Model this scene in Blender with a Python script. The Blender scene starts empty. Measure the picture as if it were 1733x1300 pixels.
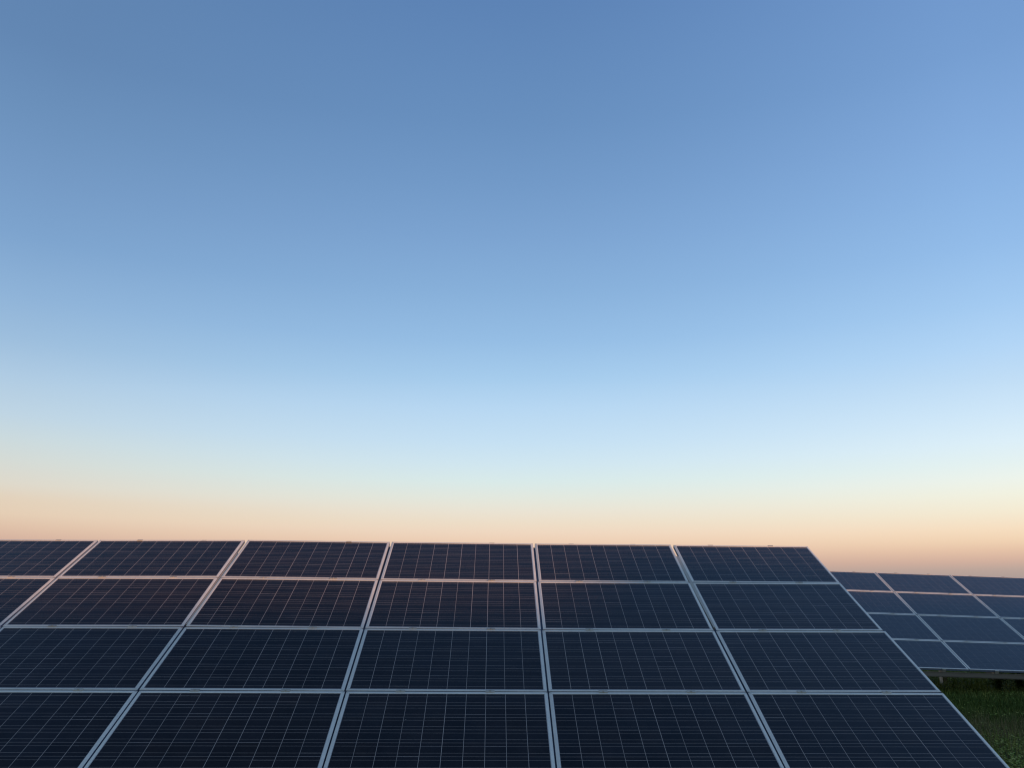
import bpy, math, random
from mathutils import Vector, Matrix, noise
random.seed(7)
R = math.radians
scene = bpy.context.scene
col = scene.collection

# ------------------------------------------------------------------ helpers
def srgb(r, g, b):
    f = lambda c: (c/255/12.92) if c/255 <= .04045 else ((c/255+.055)/1.055)**2.4
    return (f(r), f(g), f(b), 1)

class MB:
    """collects boxes / prisms, then links them as ONE mesh object"""
    def __init__(s): s.v = []; s.f = []; s.mi = []
    def face(s, pts, m=0):
        k = len(s.v); s.v += [tuple(p) for p in pts]; s.f.append(tuple(range(k, k+len(pts)))); s.mi.append(m)
    def box(s, x0, x1, y0, y1, z0, z1, M=None, m=0):
        k = len(s.v)
        P = [Vector(p) for p in ((x0,y0,z0),(x1,y0,z0),(x1,y1,z0),(x0,y1,z0),(x0,y0,z1),(x1,y0,z1),(x1,y1,z1),(x0,y1,z1))]
        if M: P = [M @ p for p in P]
        s.v += [tuple(p) for p in P]
        for q in ((0,3,2,1),(4,5,6,7),(0,1,5,4),(1,2,6,5),(2,3,7,6),(3,0,4,7)):
            s.f.append(tuple(k+i for i in q)); s.mi.append(m)
    def extrude(s, prof, axis, a, b, M=None):
        """closed 2-D profile swept along x (axis 0) or y (axis 1)"""
        n = len(prof); k = len(s.v)
        for t in (a, b):
            for p in prof:
                q = Vector((t, p[0], p[1])) if axis == 0 else Vector((p[0], t, p[1])) if axis == 1 else Vector((p[0], p[1], t))
                s.v.append(tuple(M @ q if M else q))
        for i in range(n):
            j = (i+1) % n; s.f.append((k+i, k+j, k+n+j, k+n+i)); s.mi.append(0)
        s.f.append(tuple(k+i for i in range(n))[::-1]); s.f.append(tuple(k+n+i for i in range(n))); s.mi += [0, 0]
    def build(s, name, mat, parent=None, bevel=0, smooth=False):
        me = bpy.data.meshes.new(name); me.from_pydata(s.v, [], s.f); me.update()
        for m in (mat if isinstance(mat, list) else [mat]): me.materials.append(m)
        if isinstance(mat, list): me.polygons.foreach_set('material_index', s.mi)
        if smooth: me.polygons.foreach_set('use_smooth', [True]*len(me.polygons))
        o = bpy.data.objects.new(name, me); col.objects.link(o)
        if parent: o.parent = parent
        if bevel:
            b = o.modifiers.new('bevel', 'BEVEL'); b.width = bevel; b.segments = 2; b.limit_method = 'ANGLE'
        return o

def tag(o, label=None, cat=None, group=None, kind=None):
    for k, v in (('label', label), ('category', cat), ('group', group), ('kind', kind)):
        if v: o[k] = v
    return o
def empty(name):
    o = bpy.data.objects.new(name, None); o.empty_display_size = .2; col.objects.link(o); return o
def children(o): return [c for c in bpy.data.objects if c.parent == o]
def copy_tree(o, parent=None):
    kids = children(o)
    c = o.copy(); col.objects.link(c); c.parent = parent
    for ch in kids: copy_tree(ch, c)
    return c

class NT:
    """short-hand for building node trees"""
    def __init__(s, tree): s.t = tree; s.t.nodes.clear()
    def n(s, typ, **kw):
        nd = s.t.nodes.new(typ)
        for k, v in kw.items():
            if k.startswith('i_'): nd.inputs[int(k[2:])].default_value = v
            else: setattr(nd, k, v)
        return nd
    def l(s, a, b): s.t.links.new(a, b)
    def math(s, op, a, b=None, c=None, clamp=False):
        nd = s.t.nodes.new('ShaderNodeMath'); nd.operation = op; nd.use_clamp = clamp
        for i, x in enumerate((a, b, c)):
            if x is None: continue
            if isinstance(x, (int, float)): nd.inputs[i].default_value = x
            else: s.l(x, nd.inputs[i])
        return nd.outputs[0]
    def ramp(s, fac, stops, interp='LINEAR'):
        nd = s.t.nodes.new('ShaderNodeValToRGB'); cr = nd.color_ramp; cr.interpolation = interp
        while len(cr.elements) < len(stops): cr.elements.new(.5)
        for e, (p, c) in zip(cr.elements, stops): e.position = p
        for e, (p, c) in zip(cr.elements, stops): e.position = p; e.color = c
        s.l(fac, nd.inputs[0]); return nd.outputs[0]
    def mix(s, fac, a, b, blend='MIX'):
        nd = s.t.nodes.new('ShaderNodeMix'); nd.data_type = 'RGBA'; nd.blend_type = blend
        for i, x in ((0, fac), (6, a), (7, b)):
            if isinstance(x, (int, float, tuple)): nd.inputs[i].default_value = x
            else: s.l(x, nd.inputs[i])
        return nd.outputs[2]

def new_mat(name):
    m = bpy.data.materials.new(name); m.use_nodes = True
    t = NT(m.node_tree)
    out = t.n('ShaderNodeOutputMaterial'); b = t.n('ShaderNodeBsdfPrincipled'); t.l(b.outputs[0], out.inputs[0])
    return m, t, b

# ------------------------------------------------------------------ camera
CAM_H = 1.65
cd = bpy.data.cameras.new('camera'); cam = bpy.data.objects.new('camera', cd); col.objects.link(cam)
scene.camera = cam
cd.sensor_width = 36; cd.lens = 36*1413.3/1733; cd.clip_end = 20000; cd.clip_start = .05
rt = Vector((0.99998, -0.001457, 0.005633)); dn = Vector((0.005818, 0.250423, -0.968119)); fw = Vector((0, 0.968135, 0.250427))
cam.matrix_world = Matrix(((rt.x, -dn.x, -fw.x, 0), (rt.y, -dn.y, -fw.y, 0), (rt.z, -dn.z, -fw.z, CAM_H), (0, 0, 0, 1)))

# ------------------------------------------------------------------ dusk sky
SUN_EL, SUN_AZ = 2.0, 35.0            # the sun sits low behind the photographer, towards the right
w = bpy.data.worlds.new("World"); scene.world = w; w.use_nodes = True
t = NT(w.node_tree)
out = t.n('ShaderNodeOutputWorld'); bg = t.n('ShaderNodeBackground'); t.l(bg.outputs[0], out.inputs[0])
tc = t.n('ShaderNodeTexCoord'); sx = t.n('ShaderNodeSeparateXYZ'); t.l(tc.outputs['Generated'], sx.inputs[0])
el = t.math('MULTIPLY', t.math('ARCSINE', sx.outputs[2]), 180/math.pi)
fac = t.math('POWER', t.math('DIVIDE', t.math('MAXIMUM', t.math('ADD', el, 5), 0), 95), .6, clamp=True)
pos = lambda e: (max(e+5, 0)/95)**.6
C_MID = [(-5,(40,42,42)),(0,(140,128,128)),(1.4,(176,156,150)),(2.3,(204,172,156)),(3.2,(228,195,172)),(3.9,(237,208,183)),(4.4,(239,215,192)),
         (5,(237,221,199)),(5.8,(234,227,211)),(6.7,(227,232,222)),(7.8,(217,234,233)),(9,(208,230,240)),(10.5,(197,224,243)),(12.8,(183,215,242)),
         (15,(165,203,236)),(17.5,(149,189,228)),(21,(135,175,217)),(24.5,(124,163,208)),(28,(114,153,199)),(32,(104,143,190)),(39,(93,131,181)),(50,(84,122,174)),(62,(56,88,134)),(75,(48,76,116)),(90,(88,120,162))]
C_LEFT = [(-5,(40,42,42)),(0,(132,120,122)),(1.4,(170,146,142)),(2.3,(192,158,147)),(3.4,(216,182,162)),(4.0,(224,194,170)),(4.7,(229,206,181)),
         (5.6,(227,210,188)),(6.4,(223,217,203)),(7.8,(213,219,214)),(9.1,(203,218,222)),(10.5,(191,213,228)),(12.8,(175,203,227)),
         (15,(157,190,221)),(17.5,(143,179,216)),(21,(126,164,206)),(24.5,(117,154,197)),(28,(108,145,188)),(32,(99,135,179)),(39,(93,129,174)),(50,(62,90,136)),(62,(42,68,104)),(75,(42,68,104)),(90,(88,120,162))]
C_RIGHT = [(-5,(40,42,42)),(0,(140,128,128)),(1.3,(172,156,150)),(1.9,(188,166,155)),(2.4,(212,177,159)),(3.0,(230,195,168)),(3.55,(242,212,180)),(4.2,(247,223,193)),
         (5.2,(245,235,211)),(6.2,(242,242,225)),(7.1,(237,244,236)),(8.1,(228,242,242)),(9.3,(220,239,249)),(11,(207,231,249)),(13,(192,221,246)),
         (15,(178,213,246)),(17.5,(163,202,241)),(21,(147,188,233)),(24.5,(137,178,226)),(28,(128,168,218)),(32,(118,158,209)),(39,(108,147,200)),(50,(98,138,192)),(62,(72,106,156)),(75,(58,88,132)),(90,(88,120,162))]
C_BACK = [(-5,(30,32,34)),(0,(96,92,92)),(3,(120,118,118)),(8,(140,148,156)),(15,(142,160,180)),(25,(158,182,208)),
          (40,(140,168,202)),(60,(114,144,184)),(90,(88,120,162))]
S = lambda L: [(pos(e), srgb(*c)) for e, c in L]
mid = t.ramp(fac, S(C_MID)); left = t.ramp(fac, S(C_LEFT)); right = t.ramp(fac, S(C_RIGHT)); back = t.ramp(fac, S(C_BACK))
hx = t.math('DIVIDE', sx.outputs[0], t.math('MAXIMUM', t.math('SQRT', t.math('SUBTRACT', 1.0001, t.math('MULTIPLY', sx.outputs[2], sx.outputs[2]))), .05))
hy = t.math('DIVIDE', sx.outputs[1], t.math('MAXIMUM', t.math('SQRT', t.math('SUBTRACT', 1.0001, t.math('MULTIPLY', sx.outputs[2], sx.outputs[2]))), .05))
fl = t.math('MULTIPLY', hx, -1/.52, clamp=True); fr = t.math('MULTIPLY', hx, 1/.52, clamp=True)
c = t.mix(t.math('POWER', fl, 1.5), mid, left); c = t.mix(t.math('POWER', fr, 1.5), c, right)
mr = t.n('ShaderNodeMapRange', interpolation_type='SMOOTHSTEP'); t.l(hy, mr.inputs[0])
mr.inputs[1].default_value = .45; mr.inputs[2].default_value = -.7; mr.inputs[3].default_value = 0; mr.inputs[4].default_value = 1
c = t.mix(mr.outputs[0], c, back)
# faint, very large unevenness of the haze
nz = t.n('ShaderNodeTexNoise'); nz.inputs['Scale'].default_value = 1.6; nz.inputs['Detail'].default_value = 2
t.l(tc.outputs['Generated'], nz.inputs['Vector'])
k = t.math('ADD', t.math('MULTIPLY', nz.outputs[0], .04), .98)
cm = t.n('ShaderNodeCombineXYZ')
for i in range(3): t.l(k, cm.inputs[i])
c = t.mix(1.0, c, cm.outputs[0], 'MULTIPLY')
t.l(c, bg.inputs[0]); bg.inputs[1].default_value = 1.0

sd = bpy.data.lights.new('sun', 'SUN'); sun = bpy.data.objects.new('sun', sd); col.objects.link(sun)
sd.energy = 4.0; sd.color = (1.0, .50, .26); sd.angle = R(.55)
sdir = Vector((math.sin(R(SUN_AZ))*math.cos(R(SUN_EL)), -math.cos(R(SUN_AZ))*math.cos(R(SUN_EL)), math.sin(R(SUN_EL))))
sun.rotation_euler = sdir.to_track_quat('Z', 'Y').to_euler()

# ------------------------------------------------------------------ materials
def metal(name, base, rough, metallic=.55, nscale=40):
    m, t, b = new_mat(name)
    tc = t.n('ShaderNodeTexCoord'); nz = t.n('ShaderNodeTexNoise'); nz.inputs['Scale'].default_value = nscale; nz.inputs['Detail'].default_value = 4
    mp = t.n('ShaderNodeMapping'); mp.inputs['Scale'].default_value = (.3, .3, 1); t.l(tc.outputs['Object'], mp.inputs[0]); t.l(mp.outputs[0], nz.inputs['Vector'])
    oi = t.n('ShaderNodeObjectInfo')
    v = t.math('ADD', t.math('MULTIPLY', nz.outputs[0], .28), t.math('ADD', t.math('MULTIPLY', oi.outputs['Random'], .10), .80))
    cx = t.n('ShaderNodeCombineXYZ')
    for i in range(3): t.l(v, cx.inputs[i])
    t.l(t.mix(1.0, base, cx.outputs[0], 'MULTIPLY'), b.inputs['Base Color'])
    b.inputs['Metallic'].default_value = metallic
    t.l(t.math('ADD', t.math('MULTIPLY', nz.outputs[0], .2), rough), b.inputs['Roughness'])
    return m
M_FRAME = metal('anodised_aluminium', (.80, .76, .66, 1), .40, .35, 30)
M_SIDE = metal('shaded_frame_side', (.16, .20, .28, 1), .55, .2, 30)  # frame metal coloured dark blue to stand for the shade between modules
M_CLAMP = metal('clamp_aluminium', (.50, .46, .38, 1), .45, .4)
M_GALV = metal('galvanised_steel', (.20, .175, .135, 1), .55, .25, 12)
M_BACK, t, b = new_mat('white_backsheet'); b.inputs['Base Color'].default_value = (.6, .6, .6, 1); b.inputs['Roughness'].default_value = .6
M_BLACK, t, b = new_mat('black_plastic')
nz = t.n('ShaderNodeTexNoise'); t.l(t.ramp(nz.outputs[0], [(.3, (.015, .015, .016, 1)), (.7, (.03, .03, .03, 1))]), b.inputs['Base Color']); b.inputs['Roughness'].default_value = .5

PW, PH, TH = 1.655, .996, .040       # one module
LIP = .021                            # width of the frame lip seen from above
# polycrystalline cells behind glass: 10 x 6 cells, two busbars each, white gaps between
MU, MV = .029, .028                   # from module edge to first cell
CU, CV = (PW-2*MU)/10, (PH-2*MV)/6
def cell_material(name, ls, ior):
    m_, t, b = new_mat(name)
    tc = t.n('ShaderNodeTexCoord'); sx = t.n('ShaderNodeSeparateXYZ'); t.l(tc.outputs['Object'], sx.inputs[0])
    oi = t.n('ShaderNodeObjectInfo')
    gu = t.math('DIVIDE', t.math('ADD', sx.outputs[0], PW/2-MU), CU)
    gv = t.math('DIVIDE', t.math('ADD', sx.outputs[1], PH/2-MV), CV)
    iu, iv = t.math('FLOOR', gu), t.math('FLOOR', gv)
    fu, fv = t.math('FRACT', gu), t.math('FRACT', gv)
    def line(fr, c0, half):                # 1 inside |fr-c0| < half
        return t.math('LESS_THAN', t.math('ABSOLUTE', t.math('SUBTRACT', fr, c0)), half)
    def edge(fr, half): return t.math('GREATER_THAN', t.math('ABSOLUTE', t.math('SUBTRACT', fr, .5)), .5-half)
    gapu = edge(fu, .0092); gapv = edge(fv, .0085)
    bus = t.math('MAXIMUM', line(fv, .25, .0070), line(fv, .75, .0070))
    outu = t.math('GREATER_THAN', t.math('ABSOLUTE', t.math('SUBTRACT', gu, 5)), 5.0)
    outv = t.math('GREATER_THAN', t.math('ABSOLUTE', t.math('SUBTRACT', gv, 3)), 3.0)
    margin = t.math('MAXIMUM', outu, outv)
    cellid = t.n('ShaderNodeCombineXYZ'); t.l(iu, cellid.inputs[0]); t.l(iv, cellid.inputs[1]); t.l(t.math('MULTIPLY', oi.outputs['Random'], 91.7), cellid.inputs[2])
    wn = t.n('ShaderNodeTexWhiteNoise', noise_dimensions='3D'); t.l(cellid.outputs[0], wn.inputs['Vector'])
    wsep = t.n('ShaderNodeSeparateColor'); t.l(wn.outputs['Color'], wsep.inputs[0])
    # crystal grain
    vo = t.n('ShaderNodeTexVoronoi'); vo.inputs['Scale'].default_value = 85; vo.inputs['Randomness'].default_value = 1
    mp = t.n('ShaderNodeMapping'); t.l(tc.outputs['Object'], mp.inputs[0]); t.l(cellid.outputs[0], mp.inputs['Location']); t.l(mp.outputs[0], vo.inputs['Vector'])
    vs = t.n('ShaderNodeSeparateColor'); t.l(vo.outputs['Color'], vs.inputs[0])
    shade = t.math('ADD', t.math('MULTIPLY', wsep.outputs[0], .7), t.math('ADD', t.math('MULTIPLY', vs.outputs[0], .55), .30))
    cellc = t.ramp(wsep.outputs[1], [(0, (.0030, .0050, .0075, 1)), (.45, (.004, .006, .009, 1)), (.85, (.0055, .0065, .0085, 1)), (1, (.008, .007, .008, 1))])
    cx = t.n('ShaderNodeCombineXYZ')
    for i in range(3): t.l(shade, cx.inputs[i])
    cellc = t.mix(1.0, cellc, cx.outputs[0], 'MULTIPLY')
    lv = t.n('ShaderNodeTexWhiteNoise', noise_dimensions='3D')     # per-segment brightness of busbars
    ad = t.n('ShaderNodeCombineXYZ'); t.l(iu, ad.inputs[0]); t.l(t.math('FLOOR', t.math('MULTIPLY', t.math('ADD', gv, .125), 4)), ad.inputs[1]); t.l(t.math('MULTIPLY', oi.outputs['Random'], 33.1), ad.inputs[2])
    t.l(ad.outputs[0], lv.inputs['Vector'])
    segb = t.math('POWER', lv.outputs['Value'], 14.0)
    busb = t.math('MULTIPLY', ls, t.math('ADD', .19, t.math('ADD', t.math('MULTIPLY', segb, .22), t.math('MULTIPLY', lv.outputs['Value'], .06))))
    def grey(v, tint=(1.2, 1.05, .95)):
        c3 = t.n('ShaderNodeCombineXYZ')
        for i in range(3): t.l(t.math('MULTIPLY', v, tint[i]), c3.inputs[i])
        return c3.outputs[0]
    uvar = t.n('ShaderNodeTexWhiteNoise', noise_dimensions='2D')
    ad2 = t.n('ShaderNodeCombineXYZ'); t.l(t.math('FLOOR', t.math('ADD', gu, .5)), ad2.inputs[0]); t.l(t.math('MULTIPLY', oi.outputs['Random'], 57.0), ad2.inputs[1]); t.l(ad2.outputs[0], uvar.inputs['Vector'])
    gapub = t.math('MULTIPLY', ls, t.math('ADD', .26, t.math('MULTIPLY', uvar.outputs['Value'], .18)))
    c = t.mix(bus, cellc, grey(busb))
    c = t.mix(gapv, c, grey(busb))
    c = t.mix(gapu, c, grey(gapub))
    c = t.mix(margin, c, (.36, .39, .44, 1))
    # thin dust film, thicker towards the lower edge, and a few specks
    dn_ = t.n('ShaderNodeTexNoise'); dn_.inputs['Scale'].default_value = 3.2; dn_.inputs['Detail'].default_value = 6; dn_.inputs['Roughness'].default_value = .65
    mp2 = t.n('ShaderNodeMapping'); t.l(tc.outputs['Object'], mp2.inputs[0]); cc = t.n('ShaderNodeCombineXYZ')
    t.l(t.math('MULTIPLY', oi.outputs['Random'], 40), cc.inputs[0]); t.l(t.math('MULTIPLY', oi.outputs['Random'], 17), cc.inputs[1]); t.l(cc.outputs[0], mp2.inputs['Location']); t.l(mp2.outputs[0], dn_.inputs['Vector'])
    dust = t.math('MULTIPLY', t.math('SUBTRACT', dn_.outputs[0], .38, clamp=True), .06)
    lowe = t.math('MULTIPLY', t.math('SUBTRACT', 0.06, t.math('ADD', sx.outputs[1], PH/2-LIP), clamp=True), .5)
    sp = t.n('ShaderNodeTexVoronoi'); sp.inputs['Scale'].default_value = 5.5; t.l(mp2.outputs[0], sp.inputs['Vector'])
    ss = t.n('ShaderNodeSeparateColor'); t.l(sp.outputs['Color'], ss.inputs[0])
    speck = t.math('MULTIPLY', t.math('LESS_THAN', sp.outputs['Distance'], .019), t.math('GREATER_THAN', ss.outputs[0], .94))
    c = t.mix(t.math('ADD', t.math('ADD', .008, t.math('MULTIPLY', oi.outputs['Random'], .012)), t.math('ADD', dust, lowe)), c, (.46, .33, .30, 1))
    c = t.mix(t.math('MULTIPLY', speck, .5), c, (.55, .53, .48, 1))
    t.l(c, b.inputs['Base Color'])
    b.inputs['Roughness'].default_value = .55
    b.inputs['Specular IOR Level'].default_value = .04
    b.inputs['Coat Weight'].default_value = 1.0; b.inputs['Coat IOR'].default_value = ior
    t.l(t.math('ADD', .045, t.math('MULTIPLY', dn_.outputs[0], .09)), b.inputs['Coat Roughness'])
    bp = t.n('ShaderNodeBump'); bp.inputs['Strength'].default_value = .02; bp.inputs['Distance'].default_value = .01
    n2 = t.n('ShaderNodeTexNoise'); n2.inputs['Scale'].default_value = 2.0; t.l(mp2.outputs[0], n2.inputs['Vector']); t.l(n2.outputs[0], bp.inputs['Height']); t.l(bp.outputs[0], b.inputs['Coat Normal'])
    return m_
M_CELL = cell_material('solar_cells_under_glass', .98, 1.275)
M_CELL_FAR = cell_material('solar_cells_with_faint_lines', .35, 1.42)

# ------------------------------------------------------------------ the solar panel: local x along the row, y up the slope, z out of the glass
def make_panel(name):
    root = empty(name)
    g = MB(); g.face([(-PW/2+LIP-.002, -PH/2+LIP-.002, -.004), (PW/2-LIP+.002, -PH/2+LIP-.002, -.004), (PW/2-LIP+.002, PH/2-LIP+.002, -.004), (-PW/2+LIP-.002, PH/2-LIP+.002, -.004)])
    go = g.build('cell_sheet', M_CELL, root)
    b = MB(); b.box(-PW/2+.004, PW/2-.004, -PH/2+.004, PH/2-.004, -.0125, -.0095); b.build('backsheet', M_BACK, root)
    # frame: four mitred bars with a C profile (lip on top, side wall, inner foot)
    f = MB()
    def profile(drop, LIP): return [(0, -TH), (0, -drop-.0015), (.0015, -drop), (LIP*.55, -drop*.42), (LIP-.004, 0), (LIP, -.0022), (LIP, -.0042), (.003, -.0045-drop), (.003, -TH+.003), (.028, -TH+.003), (.028, -TH)]
    hx_, hy_ = PW/2, PH/2
    def bar(sgn, axis):
        prof = profile(.002 if axis == 'y' else .0052, .026 if axis == 'x' else .021 if sgn < 0 else .028); n = len(prof); k = len(f.v)
        for e in (-1, 1):
            for d, z in prof:
                if axis == 'y': f.v.append((e*(hx_-d), sgn*(hy_-d), z))
                else: f.v.append((sgn*(hx_-d), e*(hy_-d), z))
        for i in range(n):
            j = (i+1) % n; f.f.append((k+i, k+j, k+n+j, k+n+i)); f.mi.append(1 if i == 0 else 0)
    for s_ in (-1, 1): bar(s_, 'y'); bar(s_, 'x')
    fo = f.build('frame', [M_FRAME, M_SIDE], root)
    import bmesh
    bm = bmesh.new(); bm.from_mesh(fo.data); bmesh.ops.remove_doubles(bm, verts=bm.verts, dist=1e-5); bmesh.ops.recalc_face_normals(bm, faces=bm.faces); bm.to_mesh(fo.data); bm.free()
    j = MB(); j.box(-.055, .055, PH/2-.17, PH/2-.06, -.032, -.013); j.build('junction_box', M_BLACK, root, bevel=.003)
    return root

def frame_of(u, v, n):     # matrix whose columns are row direction, up-slope, normal
    up = -v
    return Matrix(((u.x, up.x, n.x), (u.y, up.y, n.y), (u.z, up.z, n.z)))

def place(o, T, u, v, n, A, B, C, D, w4, tight=.013):
    """A,B = top left/right, C,D = bottom left/right gap crossings in plane coordinates"""
    P = [T + u*a[0] + v*a[1] + n*w for a, w in zip((A, B, C, D), w4)]
    cen = sum(P, Vector())/4
    x = ((P[1]-P[0])+(P[3]-P[2])).normalized()
    y = ((P[0]-P[2])+(P[1]-P[3])); y = (y - x*y.dot(x)).normalized(); z = x.cross(y)
    o.matrix_world = Matrix(((x.x, y.x, z.x, cen.x), (x.y, y.y, z.y, cen.y), (x.z, y.z, z.z, cen.z), (0, 0, 0, 1)))
    wd = ((P[1]-P[0]).length+(P[3]-P[2]).length)/2; hd = ((P[2]-P[0]).length+(P[3]-P[1]).length)/2
    o.scale = ((wd-tight)/PW, (hd-.013)/PH, 1)       # modules differ by a few millimetres

OZ = Vector((0, 0, CAM_H))
T1 = Vector((-4.77742, 9.91232, .65336))+OZ; u1 = Vector((.999754, .02217, 0)); v1 = Vector((.01974, -.890153, -.455233)); n1 = Vector((.010093, -.455121, .890372))
T2 = Vector((8.16662, 19.19709, .65336))+OZ; u2 = Vector((.999575, .007987, -.028033)); v2 = Vector((-.005374, -.894737, -.446561)); n2v = u2.cross(-v2).normalized()

# crossings of the gaps, as measured (row, column) -> (along, down, lift)
G = {}
meas = {0: [(-.029,.013,.004),(1.676,.006,.0147),(3.368,.011,.0075),(5.044,.015,0),(6.689,.017,-.0013),(8.324,.022,-.009)],
        1: [(-.042,.994,.005),(1.674,.987,.013),(3.369,.992,0),(5.039,.995,-.007),(6.678,.995,-.007),(8.299,.991,-.0075)],
        2: [(-.016,2.007,-.0047),(1.675,2.008,0),(3.354,2.01,-.005),(5.03,2.011,-.009),(6.694,2.013,-.009),(8.319,2.009,-.003)],
        3: [(-.006,3.046,0),(1.671,3.045,.0007),(3.365,3.044,0),(5.031,3.044,-.002),(6.674,3.042,.0026),(8.324,3.044,.005)],
        4: [(.008,4.062,0),(1.692,4.062,0),(3.369,4.060,0),(5.035,4.058,0),(6.696,4.056,0),(8.334,4.056,0)]}
for i in meas:
    for j, q in enumerate(meas[i]): G[(i, j)] = q
    G[(i, -1)] = (G[(i, 0)][0]-1.675, G[(i, 0)][1]+.001, 0)
G2 = {}
for i in range(5):
    dv = (.02, .992, 2.006, 3.036, 4.045)[i]
    for j in range(-2, 4):
        G2[(i, j)] = (1.672*j + (-.012, .0, .004, .003, -.014)[i], dv + random.uniform(-.003, .003), random.uniform(-.003, .003))

proto = make_panel('solar_panel')
used = [False]
def panel():
    if not used[0]: used[0] = True; return proto
    return copy_tree(proto)
colw = ['sixth from right', 'fifth from right', 'fourth from right', 'third from right', 'second from right', 'rightmost']
roww = ['top', 'second', 'third', 'bottom']
for i in range(4):
    for j in range(-1, 5):
        o = panel()
        cs = [G[(i, j)], G[(i, j+1)], G[(i+1, j)], G[(i+1, j+1)]]
        # end panels: outer frame edge, not gap centre, was measured
        w4 = [q[2] for q in cs]
        cs = [list(q) for q in cs]
        if j == 4:
            cs[1][0] += .008; cs[3][0] += .008
        if i == 0: cs[0][1] -= .004; cs[1][1] -= .004
        place(o, T1, u1, v1, n1, *cs, w4, (.034, .026, .016, .013)[i] if j in (0, 1, 3, 4) else .013)
        where = colw[j+1]
        tag(o, f'dark blue solar panel in {roww[i]} row of large front table, {where}', 'solar panel', 'solar panels on the front table')
names2 = {-1: 'leftmost', 0: 'second from left', 1: 'third from left', 2: 'fourth from left'}
for i in range(4):
    for j in range(-1, 3):
        o = panel()
        cs_ = [c_ for c_ in children(o) if c_.name.startswith('cell_sheet')][0]; cs_.material_slots[0].link = 'OBJECT'; cs_.material_slots[0].material = M_CELL_FAR
        cs = [G2[(i, j)], G2[(i, j+1)], G2[(i+1, j)], G2[(i+1, j+1)]]
        place(o, T2, u2, v2, n2v, *cs, [q[2] for q in cs])
        tag(o, f'slate blue solar panel in {roww[i]} row of farther right table, {names2[j]}', 'solar panel', 'solar panels on the farther table')

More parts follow.
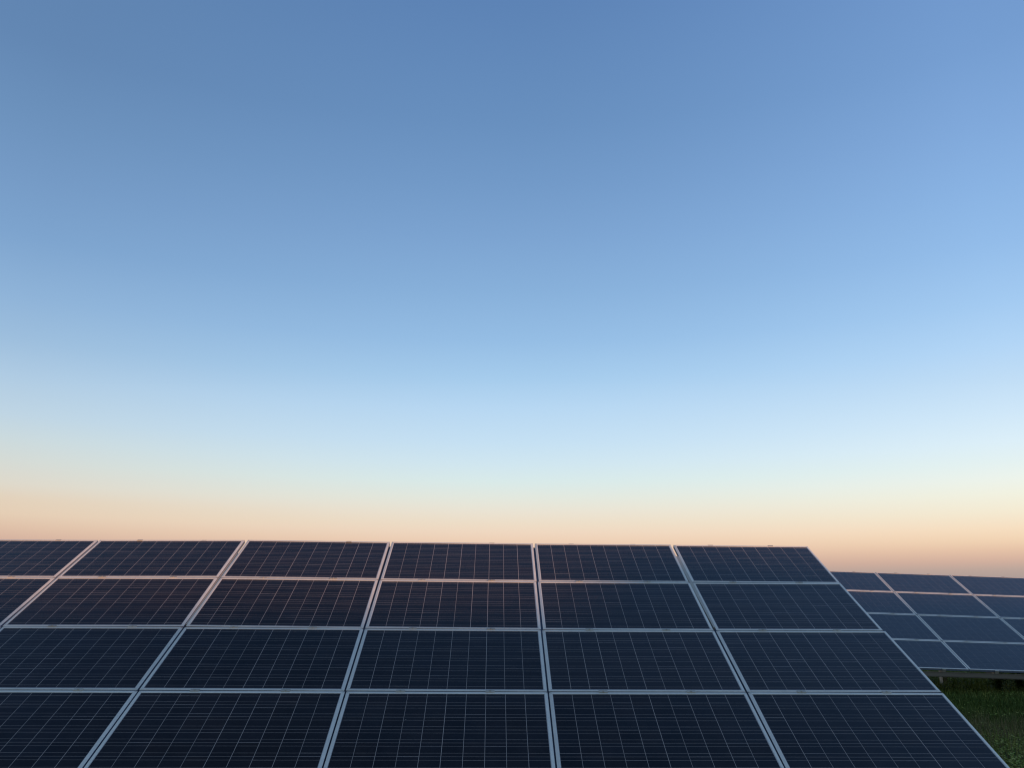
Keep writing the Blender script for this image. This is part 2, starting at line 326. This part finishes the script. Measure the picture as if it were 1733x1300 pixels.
# ------------------------------------------------------------------ racks that carry the panels
def slope_matrix(T, u, v, n):
    up = -v
    return Matrix(((u.x, up.x, n.x, T.x), (u.y, up.y, n.y, T.y), (u.z, up.z, n.z, T.z), (0, 0, 0, 1)))
def cprof(w_, h_, th=.004, lip=.014):
    return [(0, 0), (w_, 0), (w_, lip), (w_-th, lip), (w_-th, th), (th, th), (th, h_-th), (w_-th, h_-th), (w_-th, h_-lip), (w_, h_-lip), (w_, h_), (0, h_)]
def rack(T, u, v, n, cols, posts, rafters, Gd, label, front_beam, post_b):
    root = empty('mounting_rack'); root.location = (T+u*((cols[0]+cols[-1])*.83) + v*2).to_tuple()[:2] + (0,)
    tag(root, label, 'mounting rack', 'racks of the solar tables')
    inv = Matrix.Translation(-root.location)
    SM = inv @ slope_matrix(T, u, v, n)
    x0, x1 = Gd[(2, cols[0])][0]+.05, Gd[(2, cols[-1])][0]-.05
    # long purlins under each pair of rows
    for b_ in (.55, 1.5, 2.55, 3.5):
        m = MB(); m.extrude([(p[0]-b_, p[1]-TH-.125) for p in cprof(.05, .07)], 0, x0, x1, SM); m.build('purlin', M_GALV, root)
    # up-slope rails under the clamps
    for j in cols[:-1]:
        for fr_ in (.275, .715):
            a = Gd[(2, j)][0]*(1-fr_)+Gd[(2, j+1)][0]*fr_
            m = MB(); m.box(a-.02, a+.02, -4.03, -.02, -TH-.055, -TH-.012, SM); m.build('rail', M_CLAMP, root)
            for i in range(5):
                q = Gd[(i, j)]; q2 = Gd[(i, j+1)]
                bb = -(q[1]*(1-fr_)+q2[1]*fr_); lift = (q[2]+q2[2])/2
                m = MB()
                if i == 0: bb = -.031; lift = (lift+(Gd[(1, j)][2]+Gd[(1, j+1)][2])/2)/2; m.box(a-.03, a+.03, bb-.010, bb+.018, lift-.0015, lift+.0012, SM); m.box(a-.03, a+.03, bb+.014, bb+.018, lift-.05, lift-.0005, SM)
                elif i == 4: bb = -4.05; m.box(a-.03, a+.03, bb-.022, bb+.012, lift+.001, lift+.006, SM); m.box(a-.03, a+.03, bb-.026, bb-.022, lift-.05, lift+.006, SM)
                else:
                    m.box(a-.036, a+.036, bb-.014, bb+.014, lift-.0005, lift+.0035, SM)
                    m.box(a-.04, a+.04, bb-.0035, bb+.0035, lift-.04, lift+.001, SM)
                cl = m.build('clamp', M_CLAMP, root)
                hxm = MB(); ang = [k*math.pi/3 for k in range(6)]
                if 0 < i < 4:
                    hxm.extrude([(a+.0075*math.cos(q_), bb+.0075*math.sin(q_)) for q_ in ang], 2, lift+.0037, lift+.009, SM); hxm.build('bolt', M_CLAMP, cl)
    for a, b0, b1, wd in rafters:
        m = MB(); m.box(a-wd/2, a+wd/2, -b1, -b0, -TH-.30, -TH-.135, SM)
        m.build('rafter', M_GALV, root)
    for j in cols[1:-1]:       # thin strip closing the gap between neighbouring columns, from below
        m = MB(); g_ = Gd[(1, j)][0]; g3 = Gd[(3, j)][0]; near = front_beam == 2 and j in (1, 4)
        if near:
            dz = -.010; k = 0
            pts = [(Gd[(0, j)][0]*.7+g_*.3-.023, -.33), (Gd[(0, j)][0]*.7+g_*.3+.023, -.33), (Gd[(2, j)][0]+.008, -1.95), (Gd[(2, j)][0]-.008, -1.95)]
            m.v = [tuple(SM @ Vector((p[0], p[1], dz))) for p in pts] + [tuple(SM @ Vector((p[0], p[1], dz-.03))) for p in pts]
            m.f = [(3,2,1,0), (4,5,6,7), (0,1,5,4), (1,2,6,5), (2,3,7,6), (3,0,4,7)]; m.mi = [0]*6
            m.build('joint_plate', M_CLAMP, root)
        m = MB(); m.box(g_-.08, g_+.08, -4.0, -.30 if near else -.04, -TH-.010, -TH-.004, SM); m.build('gap_shade_strip', M_SIDE, root)  # strip added to block the sky; its dark colour stands for gap shade
    for a in posts:
        P = T + u*a + v*post_b; topz = P.z-.20
        m = MB(); L = inv @ Matrix.Translation((P.x, P.y, 0))
        m.extrude(cprof(.09, .13, .006, .03), 2, -.3, topz, L); m.build('post', M_CLAMP, root)
        m = MB()   # diagonal brace from the post towards the lower edge
        A_ = inv @ (T + u*(a+.06) + v*(post_b+1.1) - n*(TH+.28)); B_ = inv @ Vector((P.x+.06, P.y, .55))
        d = (B_-A_); X = Vector((1, 0, 0)); Y = d.normalized().cross(X).normalized()
        q = [A_, A_+X*.04, A_+X*.04+Y*.04, A_+Y*.04, B_, B_+X*.04, B_+X*.04+Y*.04, B_+Y*.04]
        k = len(m.v); m.v += [tuple(p) for p in q]
        for fc in ((0,1,2,3),(4,7,6,5),(0,4,5,1),(1,5,6,2),(2,6,7,3),(3,7,4,0)): m.f.append(fc); m.mi.append(0)
        m.build('brace', M_GALV, root)
    if front_beam:
        A_ = inv @ (T + u*x0 + v*4.06)
        m = MB(); SB = inv @ Matrix(((u.x, v.x, 0, 0), (u.y, v.y, 0, 0), (u.z, 0, 1, 0), (0, 0, 0, 1)))
        E0 = T + v*4.06
        SB = inv @ Matrix.Translation(E0) @ Matrix(((u.x, 0, 0, 0), (u.y, 1, 0, 0), (u.z, 0, 1, 0), (0, 0, 0, 1)))
        m.extrude([(.015, -.135), (.06, -.135), (.06, -.052), (.0, -.052), (.0, -.058), (.006, -.062), (.006, -.124), (.015, -.128)], 0, x0-.05, x1+.05, SB)
        m.build('front_beam', M_GALV, root)
    return root
rack(T1, u1, v1, n1, [-1, 0, 1, 2, 3, 4, 5], [.4, 5.0], [(-1.6, .4, 3.8, .04), (1.683, .3, 3.8, .075), (6.70, .25, 3.8, .065)], G,
     'galvanised steel rack and panel clamps of the large front solar table', 2, 1.6)
rack(T2, u2, v2, n2v, [-1, 0, 1, 2, 3], [-1.67, .62, 4.9], [(-1.67, .4, 3.8, .04), (.62, .4, 3.8, .04), (4.9, .4, 3.8, .04)], G2,
     'galvanised steel rack of the farther right solar table, front beam above grass', 1, 1.45)

# ------------------------------------------------------------------ ground, with an unseen low rise added behind the photographer, shaped to shade the tables
def shade_height(x):       # height above ground of the shadow line on the front table, as a function of x
    s = lambda a, b, v: (lambda q: q*q*(3-2*q))(min(1, max(0, (v-a)/(b-a))))
    pts = [(-1e6, -.12), (.2, -.12), (.9, .2), (1.5, .5), (2.2, .58), (3.6, .42), (1e6, .42)]
    for (xa, za), (xb, zb) in zip(pts, pts[1:]):
        if x <= xb: return CAM_H + za + (zb-za)*s(xa, xb, x)
YR = -32.0
tanaz = math.tan(R(SUN_AZ)); tanel = math.tan(R(SUN_EL))
def ground_z(x, y):
    z = .03*noise.noise(Vector((x*.35, y*.35, 0))) + .25*noise.noise(Vector((x*.02, y*.02, 3)))*min(1, math.hypot(x, y-12)/60)
    d = (y-YR)/9.0
    if abs(d) < 1:
        prof = (1-d*d)**2
        Yp = 8.6
        xp = x - (Yp-y)*tanaz - .4
        hgt = shade_height(xp) + (Yp-YR)/math.cos(R(SUN_AZ))*tanel
        if xp > 7: hgt += .0
        z = z*(1-prof) + hgt*prof
    return z
def axis_coords(fine0, fine1, step, far):
    L = []; a = fine0
    while a <= fine1: L.append(a); a += step
    s_, g_ = step, L[-1]
    while g_ < far: s_ *= 1.35; g_ += s_; L.append(g_)
    s_, g_ = step, L[0]
    while g_ > -far: s_ *= 1.35; g_ -= s_; L.insert(0, g_)
    return L
xs = axis_coords(-20, 44, .5, 6000); ys = axis_coords(-42, 30, .5, 6000)
m = MB(); m.v = [(x, y, ground_z(x, y)) for y in ys for x in xs]; nx = len(xs)
m.f = [(j*nx+i, j*nx+i+1, (j+1)*nx+i+1, (j+1)*nx+i) for j in range(len(ys)-1) for i in range(nx-1)]; m.mi = [0]*len(m.f)
M_GROUND, t, b = new_mat('meadow_soil')
tc = t.n('ShaderNodeTexCoord'); nz = t.n('ShaderNodeTexNoise'); nz.inputs['Scale'].default_value = .9; nz.inputs['Detail'].default_value = 8; t.l(tc.outputs['Object'], nz.inputs['Vector'])
t.l(t.ramp(nz.outputs[0], [(.38, (.022, .040, .010, 1)), (.5, (.040, .065, .015, 1)), (.64, (.075, .075, .026, 1))]), b.inputs['Base Color'])
b.inputs['Roughness'].default_value = .95; b.inputs['Specular IOR Level'].default_value = .1
go = m.build('ground', M_GROUND, smooth=True); tag(go, kind='structure')

# grass blades and clover: nobody could count them
def blade_mat(name, stops, trans=.25):
    m, t, b = new_mat(name)
    g = t.n('ShaderNodeNewGeometry'); tc = t.n('ShaderNodeTexCoord')
    nz = t.n('ShaderNodeTexNoise'); nz.inputs['Scale'].default_value = .8; nz.inputs['Detail'].default_value = 3; t.l(tc.outputs['Object'], nz.inputs['Vector'])
    f = t.math('ADD', t.math('MULTIPLY', g.outputs['Random Per Island'], .55), t.math('MULTIPLY', nz.outputs[0], .5), clamp=True)
    t.l(t.ramp(f, stops), b.inputs['Base Color']); b.inputs['Roughness'].default_value = .8; b.inputs['Specular IOR Level'].default_value = .08
    return m
M_GRASS = blade_mat('grass_green', [(.15, (.11, .17, .035, 1)), (.5, (.22, .28, .06, 1)), (.8, (.36, .36, .11, 1))])
M_DRY = blade_mat('grass_dry', [(.15, (.10, .10, .045, 1)), (.5, (.17, .15, .07, 1)), (.85, (.28, .23, .12, 1))])
M_WEED = blade_mat('weed_dark', [(.15, (.035, .065, .015, 1)), (.6, (.07, .11, .025, 1)), (.9, (.12, .15, .04, 1))])
gm = MB()
def blade(x, y, h, wd, mi, lean=.45):
    z = ground_z(x, y)-.01; a = random.uniform(0, 6.283); dx, dy = math.cos(a)*wd, math.sin(a)*wd
    la = random.uniform(0, 6.283); l = random.uniform(.1, lean)*h; lx, ly = math.cos(la)*l, math.sin(la)*l
    k = len(gm.v)
    gm.v += [(x-dx, y-dy, z), (x+dx, y+dy, z), (x+lx*.35+dx*.7, y+ly*.35+dy*.7, z+h*.6), (x+lx*.35-dx*.7, y+ly*.35-dy*.7, z+h*.6), (x+lx, y+ly, z+h)]
    gm.f += [(k, k+1, k+2, k+3), (k+3, k+2, k+4)]; gm.mi += [mi, mi]
def leaf(x, y, z, s_, mi):
    a = random.uniform(0, 6.283); t_ = random.uniform(-.5, .5); ca, sa = math.cos(a)*s_, math.sin(a)*s_
    k = len(gm.v)
    gm.v += [(x-ca, y-sa, z-t_*s_), (x+sa*.6, y-ca*.6, z+.3*s_), (x+ca, y+sa, z+t_*s_), (x-sa*.6, y+ca*.6, z+.1*s_)]
    gm.f.append((k, k+1, k+2, k+3)); gm.mi.append(mi)
def zone(x, y):
    return noise.noise(Vector((x*.45, y*.45, 5.0))), noise.noise(Vector((x*1.6, y*1.6, 9.0)))
N = 230000
for _ in range(N):
    if random.random() < .5: y = random.uniform(7.5, 30); x = y*random.uniform(.33, .78)
    else: x = random.uniform(-11, 19); y = random.uniform(.5, 30)
    a_, b_ = zone(x, y)
    # weeds in the dark band, dry stalks in front of it, clover close to the front table
    band = math.exp(-((y-14.3-a_*1.5)/1.6)**2)
    dry = math.exp(-((y-11.6-a_)/1.2)**2)
    r_ = random.random()
    if r_ < band*.85: blade(x, y, random.uniform(.06, .16), random.uniform(.006, .014), 2)
    elif r_ < .55*dry+.06: blade(x, y, random.uniform(.12, .34), random.uniform(.0015, .003), 1, .6)
    elif (b_ > .0 or 8 < y < 11) and random.random() < .65: leaf(x, y, ground_z(x, y)+random.uniform(.02, .10), random.uniform(.012, .028), 0)
    else: blade(x, y, random.uniform(.04, .13)*(1+a_*.5), random.uniform(.003, .006), 0)
grs = gm.build('grass', [M_GRASS, M_DRY, M_WEED]); tag(grs, 'dark green rough meadow grass with dry stalks around the solar tables', 'grass', kind='stuff')

# ------------------------------------------------------------------ taller weeds that stand out from the grass
def weed(x, y, h, n, label):
    global gm
    gm = MB(); z = ground_z(x, y)
    for s_ in range(n):
        a = random.uniform(0, 6.283); ln = random.uniform(.1, .45)*h; hh = h*random.uniform(.6, 1)
        ex, ey = x+math.cos(a)*ln, y+math.sin(a)*ln
        blade(x+math.cos(a)*.03, y+math.sin(a)*.03, hh, .003, 0, .3)
        for q in range(14):
            f_ = random.uniform(.15, 1); leaf(x+(ex-x)*f_+random.gauss(0, .03), y+(ey-y)*f_+random.gauss(0, .03), z+hh*f_, random.uniform(.02, .045), 0)
    o = gm.build('weed', M_WEED); tag(o, label, 'weed', 'leafy weeds in the meadow'); return o
weed(9.8, 17.0, .42, 26, 'dark bushy weed in grass below farther table beam, nearer right photo edge')
weed(9.05, 16.4, .42, 22, 'dark bushy weed in grass below farther table beam, nearer front table')

# ------------------------------------------------------------------ render settings
scene.view_settings.view_transform = 'Standard'; scene.view_settings.look = 'None'; scene.view_settings.exposure = 0; scene.view_settings.gamma = 1
scene.render.dither_intensity = 1.0
scene.cycles.max_bounces = 6
scene.cycles.filter_width = 1.2
